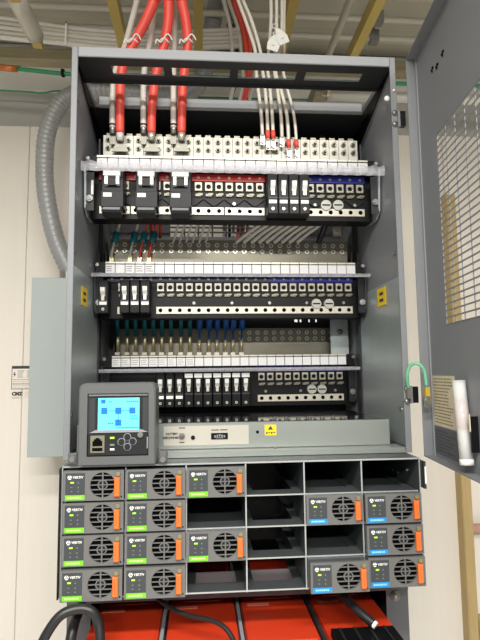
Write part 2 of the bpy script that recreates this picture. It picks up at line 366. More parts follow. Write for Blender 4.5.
def row(k, yf, zt, yb, cz0, cz1, studz, colour, label, taken, bars, bus_mat, smesh, cap_px, cx0=-L, cx1=L, studs=range(26)):
    t = thing('distribution_panel', label, 'breaker panel', (XC, yf, zt))
    D = .03
    # black carrier behind the sockets; steps back out of the way of the breakers
    MB().box(-.262, .260, D, D+.035, -.107, -.018).build('carrier', BLK, t)
    MB().box(-.2655, .2635, .004, .010, -.0225, .001).box(-.2655, .2635, .006, D, -.022, -.018).build('label_rail', BLK, t)
    for i in range(26):
        place('label_card', card_me, t, (cellx(i), .004, 0)); place('card_lip', lip_me, t, (cellx(i), .004, .001))
        for r_ in range(2): 
            if i in studs: place('stud', smesh, t, (cellx(i)*(cx1-cx0)/(2*L)+(cx0+cx1)/2, yb-yf, studz[r_]-zt))
        if i not in taken:
            place('socket', sock_me, t, (cellx(i), D, -.045)); place('contact', cont_me, t, (cellx(i), D, -.061))
    # colour strip
    for (i0, i1, m) in colour: 
        MB().box(cellx(i0)-PIT/2, cellx(i1)+PIT/2, D-.004, D, -.035, -.022).build('colour_strip', m, t)
        b = MB()
        for i in range(i0, i1+1): b.cyl((cellx(i), D-.0055, -.0285), .0028, .0015, 'y', 8)
        b.build('strip_rivets', PINK if m is REDS else PAINTL, t)
    # clear hinged cover : ribbed shelf in front of the cards
    c = MB(); n = 104
    prof = lambda x, s_: [(-.027+s_, -.0395), (-.031+s_*1.6, -.031), (-.027+s_, -.0215-s_), (.002, -.0205), (.002, -.0235), (-.024+s_, -.0250)]
    
    if k: prof = lambda x, s_: [(-.027+s_, -.0335), (-.030+s_, -.030), (-.027+s_, -.0265), (.002, -.0255), (.002, -.0275), (-.024+s_, -.0285)]
    rings = [[(x, a, b) for a, b in prof(x, .0013*math.sin(i*1.55))] for i, x in enumerate([-.268+.535*j/n for j in range(n+1)])]
    c.loft(rings).build('clear_cover', CLEAR, t)
    # terminal strip with bolt holes
    for (i0, i1) in bars:
        bb = MB().cbox(cellx(i0)-.0085, cellx(i1)+.0085, D-.003, D, -.0985, -.084, .0006).build('terminal_strip', NICK, t)
        for i in range(i0, i1+1): place('bolt_hole', hole_me, bb, (cellx(i), D-.003, -.0912))
    for i in range(0, 26, 4):
        if i not in taken: MB().cyl((cellx(i)+.009, D-.002, -.0765), .0030, .002, 'y', 10).build('face_screw', STEEL, t, smooth=False)
    # triangular moulded ribs
    rb = MB()
    for i in range(26):
        if i in taken: continue
        x = cellx(i); s = 1 if i % 2 else -1
        rb.prism([(x-s*.009, -.081), (x-s*.0065, -.081), (x+s*.009, -.069), (x+s*.0065, -.069)], 'y', D-.004, D)
    if k == 0: rb.build('moulded_ribs', BLKM, t)
    # slotted fuse caps
    for px, py in cap_px:
        q = at(px, py, yf+D)-Vector((XC, yf, zt)); cp = MB().cyl((q.x, D-.006, q.z), .0098, .006, 'y', 20, .0104).build('fuse_cap', mat('grey_fuse_cap', (176, 176, 168), .4, .2, .06), t)
        MB().box(q.x-.0075, q.x+.0075, D-.0066, D-.0058, q.z-.0012, q.z+.0012).build('slot', DARK, cp)
    # end brackets
    for sx in (-1, 1):
        x0 = sx*.2645; a, b_ = sorted((x0, x0+sx*.0035))
        br = MB().prism([(-.004, -.02), (.06, -.02), (.06, -.107), (.02, -.107), (.004, -.095)], 'x', a, b_).build('end_bracket', GALV if k == 0 else PAINTD, t)
        xs = x0-sx*.006; MB().cyl((xs, -.0005, -.079), .006, .004, 'y', 12).cyl((xs, -.002, -.079), .0035, .002, 'y', 6).build('bracket_screw', STEEL, br)
        MB().cyl((xs+sx*.004, .001, -.005), .0035, .003, 'y', 10).build('rail_screw', STEEL, br)
        MB().box(min(xs-.007, xs+.007), max(xs-.007, xs+.007), .0035, .0045, -.10, -.03).build('bracket_face', BLKM if k else PAINTD, br)
    if k == 0: MB().box(-.2565, -.2525, .0030, .0035, -.083+.012, -.045).build('bracket_sticker', WHT, t)
    # bus plate behind
    if k == 0:
        for i in range(26): MB().box(cellx(i)-PIT/2+.0004, cellx(i)+PIT/2-.0004, yb-yf, yb-yf+.006, cz0-zt, cz1-zt).build('bus_block', bus_mat, t)
        tabs = MB()
        for i in range(26): tabs.box(cellx(i)-.0055, cellx(i)+.0055, yb-yf+.012, yb-yf+.015, cz1-zt-.01, cz1-zt+.010)
        tabs.build('rear_tabs', TIND, t)
        MB().box(-L, L, yb-yf+.006, yb-yf+.012, cz0-zt, cz1-zt-.004).build('bus_carrier', BLK, t)
    else:
        MB().box(cx0-.002, cx1+.002, yb-yf, yb-yf+.004, cz0-zt, cz1-zt).build('bus_plate', bus_mat, t)
    # arms that carry the bus plate off the panel
    for sx in (-1, 1):
        a, b_ = sorted((sx*.2565, sx*.2535)); MB().box(a, b_, D, yb-yf+.012, -.03, -.018).box(a, b_, yb-yf+.004, yb-yf+.012, -.03, cz1-zt-.006).build('support_arm', PAINTD, t)
    return t
def zi(px, yf): return int(round((at(px, 200, yf).x-XC+L)/PIT-.5))
big_cells = {0, 1, 4, 5, 7, 8}
row(0, .137, .5225, .198, .546, .5885, (.579, .563), [(0, 15, REDS), (20, 25, BLUES)], 'top breaker panel with red and blue strips, cream bus blocks and thick cables',
    {0, 1, 3, 4, 7, 8, 16, 17, 18, 19}, [(0, 2), (3, 6), (7, 11), (12, 15), (20, 25)], CREAM, stud_me, ((325.5, 206), (337.5, 206)))
row(1, .235, .350, .284, .345, .4075, (.3965, .3835), [(0, 16, mat('navy_strip', (24, 26, 58), .4, 0, .1)), (17, 25, BLUES)], 'middle breaker panel with a long empty socket row and blue strip',
    {0, 2, 3, 4}, [(1, 1), (5, 25)], TIND, nut_me, ((316, 304), (328.5, 304)), -.245, .243)
row(2, .322, .170, .395, .166, .2335, (.2235, .2095), [(16, 25, BLUES)], 'bottom breaker panel just above the silver tray',
    set(range(0, 16)), [(16, 25)], TIND, nut_me, ((311.5, 389), (321.5, 389)), -.245, .243, range(14, 26))
for px, ww in ((296, .006), (300.5, .003), (309, .0022), (316, .0026)):
    q = at(px, 320.5, .264); MB().box(q.x-ww/2-XC, q.x+ww/2-XC, .0292, .03, q.z-.003-.350, q.z+.002-.350).build('carrier_print', WHT, bpy.data.objects['distribution_panel.001'])
# ---- breakers
def big_breaker(px, lab):
    yf = .137; c = at(px, 190, .128); t = thing('large_circuit_breaker', lab, 'breaker', (c.x, .128, .4225), 'large two-pole breakers')
    H = .073
    MB().cbox(-.0195, .0195, 0, .033, .002, H, .002).build('body', BLKM, t)
    MB().cbox(-.0195, .0195, -.003, .0, .002, .031, .0008).build('lower_face', BLKM, t)
    MB().box(-.0155, -.0010, -.0036, -.003, .020, .027).build('rating_label', WHT, t)
    h = MB().box(-.0145, .0145, -.011, -.004, .056, .064).box(-.0125, -.0070, -.009, 0, .041, .056).box(.0070, .0125, -.009, 0, .041, .056).build('toggle', WHT, t)
    MB().box(-.0065, .0065, -.006, -.001, .040, .054).build('toggle_guard', BLK, t)
    MB().prism([(-.003, .002), (.010, .002), (.012, -.014), (-.010, -.010), (-.012, -.006)], 'x', -.0165, .0165).build('pull_tab', BLKM, t)
    MB().prism([(-.0123, -.0055), (-.0035, .0015), (-.0038, .001), (-.0126, -.006)], 'x', -.0145, .0145).build('tab_edge', PAINTL, t)
    return t
big_breaker(112.5, 'large two-pole breaker below the leftmost thick red cable')
big_breaker(146.5, 'large two-pole breaker below the middle thick red cable')
big_breaker(180.5, 'large two-pole breaker below the rightmost thick red cable')
def breaker(name_label, loc, H, hz, lab_lo, lab_hi, dot, wide=.0186):
    t = thing('circuit_breaker', name_label, 'breaker', loc, GRP_B)
    MB().cbox(-wide/2, wide/2, 0, .03, 0, H, .0012).build('body', BLKM if lab_lo == 1 else BLK, t)
    MB().box(-wide/2+.001, wide/2-.001, -.0015, 0, H*.36, H*.40).build('face_ridge', PAINTD, t)
    MB().prism([(0, hz-.007), (-.007, hz+.001), (-.009, hz+.009), (-.001, hz+.010), (0, hz+.010)], 'x', -.0042, .0042).build('toggle', WHT, t)
    MB().box(-.0028, .0028, -.003, 0, hz-.016, hz-.007).build('toggle_stem', TIN, t)
    if lab_lo: MB().box(-.0070, .0070, -.0008, 0, H*.25, H*.25+.0062).build('rating_label', WHT, t)
    if lab_hi: MB().box(-.0082, .0082, -.0016, -.0002, H-.0105, H-.002).build('circuit_tag', WHT, t)
    if dot: MB().ring((0, H*.12), .0012, .0028, -.001, 0, 12).build('test_port', TIN, t)
    return t
ords = ['leftmost', 'second', 'third', 'fourth', 'fifth', 'sixth', 'seventh', 'eighth', 'ninth', 'tenth']
for i, px in enumerate((272.7, 283.4, 294, 304.5)):
    breaker('slim black breaker with white toggle in the top panel, %s of its block of four' % (ords[i] if i < 3 else 'rightmost'), (at(px, 190, .134).x, .134, .4185), .076, .050, 1, 0, 1)
breaker('single slim black breaker at the far left end of the middle panel', (at(103, 300, .232).x, .232, .250), .064, .040, 1, 0, 1)
for i, px in enumerate((124.5, 134.7, 145)):
    breaker('slim black breaker in the middle panel, %s of its block of three' % ('leftmost', 'middle', 'rightmost')[i], (at(px, 300, .232).x, .232, .250), .064, .042, 2, 0, 0)
for i, px in enumerate((160.3, 169.8, 179.3, 188.8, 198.3, 207.8, 217.3, 226.8, 236.3, 245.8)):
    breaker('slim black breaker in the bottom panel, %s to the right of the screen unit' % ('first' if i == 0 else ords[i]), (at(px, 392, .318).x, .318, .064), .071, .048, 2 if i < 3 else 0, i > 2, 1, .0184)
# printed marks on a few cards and the dark caption over the strip
pr = MB()
for px, yf, zt in ((112, .137, .5225), (147, .137, .5225), (181, .137, .5225)):
    q = at(px, 163, .13); pr.box(q.x-.010, q.x+.010, .1385, .1396, .512, .518)
# cards with pencilled names in the middle and bottom rows
notes = []
for i in (0, 2, 3, 4): notes.append((.235, .350, i))
for i in range(0, 9): notes.append((.322, .170, i))
for yf, zt, i in notes:
    o = lines(-.007, .007, 0, -.019, -.006, 3, .0014, .3).build('card_writing', INKG if yf > .3 else INK, bpy.data.objects['distribution_panel.001' if yf < .3 else 'distribution_panel.002'], loc=(cellx(i), .0027, 0))

# ============================================================ tray, controller
tr = thing('disconnect_tray', 'silver sheet-metal disconnect tray with small meter window and yellow sticker', 'tray', (XC, YF, .0028))
TO = (XC, YF, .0028)
def tk(b, n, m, p=None): return b.build(n, m, p or tr, org=TO)
tk(MB().cbox(xl+.0105, xr-.0105, YF-.001, .10, .0028, .0115, .0008), 'base_ledge', GALVL)
bx = tk(MB().cbox(-.262, .2475, .085, .289, .0118, .0535, .0012), 'tray_box', GALVL)
tk(MB().box(-.255, .243, .0905, .288, .0535, .0545), 'top_plate', mat('glossy_black_cover', (30, 30, 36), .07, 0, .1, 20))
q = at(270.5, 430, .085); st = tk(MB().box(q.x-.0095, q.x+.0095, .0845, .085, q.z-.0085, q.z+.0085), 'yellow_sticker', YEL)
b = MB().prism([(q.x-.0045, q.z+.0005), (q.x+.0045, q.z+.0005), (q.x, q.z+.0070)], 'y', .0843, .0845)
for i in range(4): b.box(q.x-.0075+i*.004, q.x-.0048+i*.004, .0843, .0845, q.z-.006+(i % 2)*.001, q.z-.003)
tk(b, 'sticker_print', INK, st)
lp0, lp1 = at(159, 428, .085), at(232, 443, .085)
pl = tk(MB().box(-.125, .012, .0846, .085, .0185, .0490), 'faceplate', mat('faceplate_grey', (192, 188, 176), .45, .3, .04))
for s_, dz in (('BATTERY', .003), ('DISCONNECT', -.003)):
    q = at(170, 436, .0845); text('caption', s_, .0046, INK, tr, (q.x+.003-TO[0], .0843-TO[1], q.z+dz-TO[2]), 'CENTER', .0002, .00022)
q = at(182, 435, .085); tk(MB().cyl((q.x, .0815, q.z-.001), .0050, .003, 'y', 8).cyl((q.x, .071, q.z+.001), .0022, .011, 'y', 10), 'toggle_switch', STEEL)
tk(MB().box(q.x-.005, q.x+.005, .0842, .0846, q.z+.0105, q.z+.012).box(q.x-.004, q.x+.004, .0842, .0846, q.z-.0125, q.z-.011), 'switch_print', INK)
q = at(193, 437.5, .085); tk(MB().cyl((q.x, .083, q.z), .0034, .002, 'y', 12), 'push_button', BLK)
q = at(219.5, 436, .085); mw = tk(MB().box(q.x-.0135, q.x+.0135, .0835, .0848, q.z-.0050, q.z+.0050), 'meter_window', BLK)
b = MB(); 
for i in range(5): b.box(q.x-.0085+i*.0038, q.x-.0062+i*.0038, .0831, .0835, q.z-.0005-abs(i-2)*.0008, q.z+.003-abs(i-2)*.0008)
b.box(q.x-.006, q.x+.006, .0831, .0835, q.z-.0032, q.z-.0022); tk(b, 'meter_scale', PAINTL, mw)
tk(MB().box(q.x-.0130, q.x-.001, .0843, .0846, q.z+.0090, q.z+.0105).box(q.x+.001, q.x+.0130, .0843, .0846, q.z+.0090, q.z+.0105), 'meter_caption', INK)
q = at(257.5, 432, .085); tk(MB().cyl((q.x, .0846, q.z), .0026, .0004, 'y', 10), 'screw_hole', DARK)
for px in (160, 275, 370): q = at(px, 444, .083); tk(MB().cyl((q.x, .080, .0115), .0035, .0015, 'z', 8), 'tray_screw', STEEL)
for i in range(8): tk(MB().cyl((.06+i*.0205, .12+.004*(i % 2), .0545), .0035, .003, 'z', 8), 'top_screw', STEEL)
# controller unit
YC = -.008
cu = thing('controller_unit', 'grey control unit with lit cyan screen, port and round buttons', 'controller', (-.183, YC, .0052)); CO = (-.183, YC, .0052)
def ckk(b, n, m, p=None, sm=False): return b.build(n, m, p or cu, smooth=sm, org=CO)
x0, x1, z0, z1 = -.2390, -.1300, .0056, .1212; rx0, rx1, rz0, rz1 = -.2265, -.1400, .0178, .1062
cc = .009
def rr(x0, x1, z0, z1, c, y): return [(x0, y, z0), (x1, y, z0), (x1, y, z1-c), (x1-c*.3, y, z1-c*.3), (x1-c, y, z1), (x0+c, y, z1), (x0+c*.3, y, z1-c*.3), (x0, y, z1-c)]
b = MB(); b.loft([rr(x0, x1, z0, z1, cc, .05), rr(x0, x1, z0, z1, cc, YC+.002), rr(x0+.002, x1-.002, z0+.001, z1-.002, cc, YC)], cap=False)
# bezel: four bars around the recess keep it open
out_ = rr(x0+.002, x1-.002, z0+.001, z1-.002, cc, YC); inn = [(rx0, YC, rz0), (rx1, YC, rz0), (rx1, YC, rz1-.002), (rx1, YC, rz1-.001), (rx1-.001, YC, rz1), (rx0+.001, YC, rz1), (rx0, YC, rz1-.001), (rx0, YC, rz1-.002)]
inb = [(p[0], YC+.007, p[2]) for p in inn]; b.loft([out_, inn, inb], cap=False)
ckk(b, 'bezel', mat('bezel_grey', (90, 92, 93), .42, 0, .03, 60))
ckk(MB().box(rx0-.001, rx1+.001, YC+.007, .049, rz0-.001, rz1+.001), 'inner_panel', PAINTD)
ckk(MB().box(x0+.002, x1-.002, -.002, .048, z0, z0+.002), 'housing_floor', PAINTD)
ckk(MB().box(rx0+.001, rx1-.001, YC+.0035, YC+.007, rz1-.0035, rz1-.001), 'hood', PAINTL)
sx0, sx1, sz0, sz1 = -.2122, -.1538, .0540, .0995
ckk(MB().box(sx0-.004, sx1+.004, YC+.005, YC+.007, sz0-.002, sz1+.002), 'screen_frame', BLKM)
scr = ckk(MB().box(sx0, sx1, YC+.0044, YC+.005, sz0, sz1), 'screen', SCRN)
def px_(u, v): return sx0+(sx1-sx0)*u, sz1-(sz1-sz0)*v
b = MB()
def sb(u0, u1, v0, v1): 
    xa, za = px_(u0, v0); xb, zb = px_(u1, v1); b.box(xa, xb, YC+.0042, YC+.0044, zb, za)
for u, v in ((.15, .40), (.49, .40), (.83, .40), (.49, .77)): sb(u-.075, u+.075, v-.10, v+.10)
sb(.22, .42, .39, .415); sb(.56, .76, .39, .415); sb(.478, .50, .50, .68); sb(.07, .18, .04, .17); 
for u0, u1, v in ((.25, .34, .12), (.70, .96, .12), (.78, .93, .57), (.78, .95, .66), (.24, .38, .79), (.42, .95, .93)):
    u = u0
    while u < u1: sb(u, u+.035, v-.022, v+.022); u += .048
ckk(b, 'screen_graphics', SCRD, scr)
ckk(MB().prism([(sx0-.012, .0505), (sx1+.012, .0505), (sx1+.003, .0545), (sx0-.003, .0545)], 'y', YC+.004, YC+.007), 'screen_sill', PAINTL)
cp = ckk(MB().cbox(rx0+.001, rx1-.001, YC+.002, YC+.007, rz0+.001, .0495, .0006), 'button_panel', BLKM)
p0 = at(97.3, 444, YC)
prt = ckk(MB().box(p0.x-.0098, p0.x+.0098, YC+.0005, YC+.002, p0.z-.0125, p0.z+.0115), 'port_plate', TIND, cp)
b = MB().box(p0.x-.0068, p0.x+.0068, YC, YC+.0005, p0.z-.0030, p0.z+.0040).box(p0.x-.0048, p0.x+.0048, YC, YC+.0005, p0.z+.0040, p0.z+.0065).box(p0.x-.0025, p0.x+.0025, YC, YC+.0005, p0.z+.0065, p0.z+.0082).box(p0.x-.0072, p0.x+.0072, YC, YC+.0005, p0.z-.0100, p0.z-.0055)
ckk(b, 'port_openings', DARK)
for (px, py, m) in ((112, 438, LED), (112, 445, LEDO), (112, 449.5, WHT)):
    q = at(px, py, YC); ckk(MB().box(q.x-.0030, q.x+.0030, YC+.0012, YC+.002, q.z-.0013, q.z+.0013), 'status_led', m)
for px, py in ((127.2, 437), (121.2, 442), (132.6, 441.5), (127.2, 447)):
    q = at(px, py, YC); bt = ckk(MB().cyl((q.x, YC-.0006, q.z), .0042, .0026, 'y', 16, .0046), 'button', BLKM, None); ckk(MB().ring((q.x, q.z), .0044, .0054, YC+.0014, YC+.002, 16), 'button_rim', PAINTL)
q = at(140.3, 434.7, YC); ckk(MB().cyl((q.x, YC-.001, q.z), .0040, .003, 'y', 14), 'thumb_screw', STEEL)
ckk(MB().box(-.1425, -.1412, YC+.001, YC+.002, .028, .044), 'side_groove', PAINTL)
for px, ex in ((72.5, 0), (163, 0)):
    q = at(px, 460, .0); a = ckk(MB().cbox(q.x-.0065, q.x+.0065, -.001, .003, .0056, .0225, .0025), 'mounting_ear', MATS['bezel_grey']); ckk(MB().cyl((q.x, -.004, q.z+.001), .0040, .003, 'y', 12), 'ear_screw', STEEL)

# ============================================================ module shelf and modules
P = .087; PZ = .04445
sh = thing('module_shelf', 'galvanised slotted shelf with six bays across and four rows, partly empty', 'shelf', (0, .012, -4*PZ-.004)); SO = (0, .012, -4*PZ-.004)
def sk(b, n, m, p=None): return b.build(n, m, p or sh, org=SO)
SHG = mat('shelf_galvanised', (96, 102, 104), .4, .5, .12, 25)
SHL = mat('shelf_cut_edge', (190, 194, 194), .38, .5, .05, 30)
sk(MB().box(-3*P-.0035, 3*P+.0035, .012, .25, .0010, .0024), 'top_sheet', SHG)
sk(MB().box(-3*P-.0035, 3*P+.0035, .0105, .0120, .0004, .0026), 'top_edge', SHL)
for c in range(7):
    x = -3*P+c*P; e = 0 if 0 < c < 6 else (-.0028 if c == 0 else .0028)
    dv = sk(MB().box(x+e-.0007, x+e+.0007, .012, .25, -4*PZ-.003, .0010), 'divider' if 0 < c < 6 else 'end_plate', SHG)
    sk(MB().box(x+e-.0010, x+e+.0010, .0105, .012, -4*PZ-.003, .0010), 'edge_strip', SHL, dv)
for r in range(1, 5):
    z = -r*PZ
    for c in range(6):
        xa, xb = -3*P+c*P+.0008, -3*P+(c+1)*P-.0008
        fl = sk(MB().box(xa, xb, .012, .0455, z-.0024, z-.0014), 'bay_floor', SHG)
        sk(MB().box(xa, xb, .0108, .012, z-.0026, z-.0006), 'floor_edge', SHL, fl)
        sk(MB().box(xa, xa+.012, .0455, .24, z-.0024, z-.0014).box(xb-.012, xb, .0455, .24, z-.0024, z-.0014), 'rail', SHG, fl)
rear = sk(MB().box(-3*P-.003, 3*P+.003, .245, .25, -4*PZ-.003, .001), 'rear_board', BLK)
er = sk(MB().cbox(3*P+.0035, 3*P+.0065, -.004, .03, -.0405, -.001, .0008), 'mounting_ear', PAINTD); sk(MB().box(3*P+.0040, 3*P+.0062, -.0050, -.004, -.033, -.008), 'ear_slot', WHT, er)
sk(MB().box(-3*P-.0055, -3*P-.0036, .004, .03, -4*PZ, .001), 'mounting_ear', BLK)
for px, py in ((387, 467), (393, 470), (398, 472.5), (407, 470)):
    d = _f + _r*((px-240)/FPX) + _u*((320-py)/FPX); q = CAM+d*((.2630-CAM.x)/d.x); sk(MB().cyl((.2618, q.y, q.z), .0022, .0012, 'x', 8), 'rivet', SHL)
def module(colour, print_m):
    t = thing('power_module', 'module', 'power module', (0, 0, 0)); w2, H = .04225, .0415
    gx, gz, gr = .0125, .0212, .0180
    body = MB().box(-w2+.0006, w2-.0006, .006, .235, .0005, H-.0005).build('body', SHG, t)
    MB().holed(-w2, w2, 0, H, gx, gz, gr, 0, .006).build('face', MODF, t)
    MB().cyl((gx, .0052, gz), gr, .0006, 'y', 28).build('fan_shadow', DARK, t)
    g = MB()
    for z in (-.0130, -.0065, 0, .0065, .0130):
        h = math.sqrt(gr*gr-z*z); g.box(gx-h, gx+h, .0012, .0028, gz+z-.00065, gz+z+.00065)
    g.box(gx-.0010, gx+.0010, .0010, .0029, gz-gr, gz+gr); g.ring((gx, gz), .0056, .0072, .0006, .0030, 20); g.ring((gx, gz), gr-.0006, gr+.0004, .0004, .003, 32)
    fg = g.build('fan_grille', MODF, t); MB().cyl((gx, .0024, gz), .0042, .002, 'y', 16).build('fan_hub', BLKM, fg)
    MB().box(-w2+.0032, -.0122, -.0006, 0, .0085, H-.0030).build('label_panel', MODD, t)
    sp = MB().box(-w2+.0032, -.0122, -.0006, 0, .0015, .0083).build('colour_strip', colour, t)
    b = MB(); x = -w2+.0065
    for ww in (.0024, .0016, .0022, .0018, .0030, .0016, .0022): b.box(x, x+ww, -.0008, -.0006, .0037, .0061); x += ww+.0007
    b.build('strip_print', print_m, sp)
    lx, lz = -w2+.0090, H-.0088       # round emblem with a three-armed notch, then the name
    em = MB(); em.cyl((lx, -.0010, lz), .0029, .0004, 'y', 18); em.build('emblem', WHT, t)
    nb = MB()
    for a in (90, 210, 330):
        a = radians(a); d_, n_ = Vector((cos(a), sin(a))), Vector((-sin(a), cos(a)))
        pts = [d_*.0003-n_*.0004, d_*.0027-n_*.00055, d_*.0027+n_*.00055, d_*.0003+n_*.0004]; nb.prism([(lx+q.x, lz+q.y) for q in pts], 'y', -.0012, -.0010)
    nb.build('emblem_notch', MODD, t)
    text('name_lettering', 'VERTIV', .0046, WHT, t, (lx+.0043, -.0008, lz), 'LEFT', .0001, .00006)
    MB().box(-.0320, -.0272, -.0011, -.0006, .0247, .0266).build('led', LED, t)
    for z in (.0190, .0135): MB().box(-.0318, -.0290, -.0008, -.0006, z-.0004, z+.0004).build('led', LEDO, t)
    for z in (.0256, .0190, .0135): MB().prism([(-.0224, z-.0010), (-.0200, z-.0010), (-.0212, z+.0012)], 'y', -.0008, -.0006).build('status_icon', LEDO, t)
    lt = MB().cbox(.0294, .0370, -.0055, 0, .0055, .0320, .0012).build('latch', ORANGE, t)
    MB().box(.0326, .0330, -.0058, -.0055, .010, .028).build('latch_mark', mat('latch_dark', (150, 62, 14), .5, 0, 0), lt)
    MB().cyl((.0345, -.0030, .0365), .0031, .003, 'y', 12).box(.0322, .0368, -.0034, -.003, .0361, .0369).build('latch_screw', mat('brass_screw', (150, 140, 104), .4, .4, .1), t)
    MB().cyl((.0390, -.0004, .0045), .0011, .0004, 'y', 8).build('face_hole', DARK, t)
    return t
rows_n = ['top', 'second', 'third', 'bottom']; cols_n = ['first', 'second', 'third', 'fourth', 'fifth', 'sixth']
green = [(r, c) for c in (0, 1) for r in range(4)]+[(0, 2), (2, 2)]; blue = [(1, 4), (3, 4), (1, 5), (2, 5), (3, 5)]
for cells, m, pm, nm in ((green, LIME, LIMEP, 'lime green'), (blue, AZURE, AZUREP, 'bright blue')):
    proto = module(m, pm); index_kids()
    for i, (r, c) in enumerate(cells):
        o = proto if i == 0 else copy_tree(proto)
        dy = {(3, 0): -.006, (3, 1): -.005, (3, 4): -.014, (1, 4): .003, (2, 5): -.002, (3, 5): -.004}.get((r, c), 0)
        o.location = (-3*P+(c+.5)*P, dy, -(r+1)*PZ+.0004)
        tag(o, 'power module with %s strip, %s shelf row, %s bay from the left' % (nm, rows_n[r], cols_n[c]), 'power module', 'fan-cooled power modules with %s strips' % nm)

# ============================================================ batteries
bs = thing('battery_shelf', 'dark steel battery shelf at the bottom of the rack', 'shelf', (XC, .14, -.575))
MB().box(-.2345, .2345, -.16, -.038, -.004, 0).box(-.268, .268, -.038, .22, -.004, 0).build('deck', PAINTD, bs); MB().box(-.268, .268, -.163, -.16, -.03, .02).build('front_edge', PAINTD, bs)
bn = ['leftmost, below the coiled black cable', 'second from the left', 'third from the left', 'rightmost, under the black terminal cover']
for i in range(4):
    cx = -.182+i*.1178; t = thing('battery', 'red front-terminal battery, '+bn[i], 'battery', (cx, .14, -.5749), 'red batteries in the bottom row')
    h = .3249; 
    MB().loft([[(-.0545, -.155, 0), (.0545, -.155, 0), (.0545, .2, 0), (-.0545, .2, 0)], [(-.0545, -.155, h-.006), (.0545, -.155, h-.006), (.0545, .2, h-.006), (-.0545, .2, h-.006)],
               [(-.052, -.152, h), (.052, -.152, h), (.052, .197, h), (-.052, .197, h)]]).build('case', REDB, t)
    MB().cbox(-.048, .048, -.13, .18, h-.001, h+.0012, .0006).build('lid', REDB, t)
    MB().box(-.030, .030, .010, .075, h+.0012, h+.0022).build('vent_cover', REDB, t)
    MB().box(-.044, -.008, -.015, -.006, h+.0012, h+.0016).build('label_print', mat('pale_red_print', (214, 120, 100), .5, 0, .1), t)
    if i < 3: MB().box(.0555, .0605, -.15, .19, h-.06, h+.002).build('spacer', PAINTL if i < 2 else PAINTD, t)
tq = at(362, 627, .01)
tc = thing('terminal_cover', 'black ridged terminal cover standing on the rightmost battery', 'cover', (tq.x, -.035, -.2487))
th_ = tq.z+.2487; th_ = max(th_, .012)
MB().cbox(-.046, .046, -.012, .045, .003, th_, .004).build('cover_body', BLK, tc)
for i in range(4): MB().box(-.036+i*.022, -.033+i*.022, -.010, .043, th_, th_+.002).build('rib', BLKM, tc)
MB().box(-.044, .044, -.010, .043, 0, .003).build('foot', BLK, tc)

# ============================================================ cables
def cable(name, pts, r, m, label, cat='cable', n=10, group=None):
    return tag(MB().tube(pts, r, n).build(name, m, smooth=True), label, cat, group)
def lug(o, p, m=TIN, w_=.010, h_=.026):
    MB().box(p.x-w_, p.x+w_, p.y-.002, p.y+.001, p.z-h_, p.z-.004).cyl((p.x, p.y-.004, p.z-h_*.72), .006, .002, 'y', 6).build('ring_lug', STEEL, o)
    MB().cyl((p.x, p.y, p.z-.008), .0072, .022, 'z', 12).build('lug_barrel', TIN, o)
YR = .182
XSH = lambda px: (px-150)*.0007 if px < 200 else 0
for i, (pts, nm) in enumerate((([(120, 133), (120, 108), (120.5, 84), (123, 66), (133, 45), (145, 22), (154, 0), (157, -20)], 'leftmost'),
                               ([(151.5, 133), (152, 108), (154.5, 84), (158, 66), (164, 45), (168, 22), (168.5, 0), (169, -20)], 'middle'),
                               ([(181.5, 133), (182, 108), (183, 84), (185, 66), (187.5, 45), (186, 22), (181.5, 0), (180, -20)], 'rightmost'))):
    Y = [YR, .175, .17, .165, .16, .15, .14, .13]; w3 = [at(x, y_, Y[k]) for k, (x, y_) in enumerate(pts)]; w3.append(Vector((w3[-1].x+XSH(pts[0][0]), w3[-1].y-.02, DZ-.004)))
    o = tag(MB().tube(w3, .0078, 14, 6, lambda t, i: .0080+.0022*t).build('power_cable', REDC, smooth=True), 'thick red power cable dropping into the rack, %s of three' % nm, 'cable', 'thick red power cables')
    p = w3[0]; MB().cyl((p.x, p.y, p.z-.016), .0066, .018, 'z', 12, .0074).build('lug_barrel', GREYC if i == 0 else TIN, o, smooth=True)
    MB().prism([(p.x-.0065, p.z-.012), (p.x+.0065, p.z-.012), (p.x+.0155, p.z-.034), (p.x-.0155, p.z-.034)], 'y', .1865, .1955-.006).build('lug_palm', mat('dull_lug', (128, 126, 116), .4, .4, .1, 60), o)
    # lacing cord knot above the frame
    q = w3[4]; lb_ = MB(); 
    lb_.tube([q+Vector((.0105*cos(a), .0105*sin(a), .002*sin(3*a)+.004)) for a in [2*pi*k/12 for k in range(13)]], .0016, 6, 2)
    lb_.tube([q+Vector((0, -.011, .004)), q+Vector((.006, -.014, .012)), q+Vector((.012, -.013, .010)), q+Vector((.016, -.012, .002))], .0014, 6, 4)
    lb_.tube([q+Vector((0, -.011, .004)), q+Vector((-.006, -.014, -.004)), q+Vector((-.012, -.013, .002)), q+Vector((-.015, -.012, -.006))], .0014, 6, 4)
    lb_.build('lacing_knot', WHT, o, smooth=True)
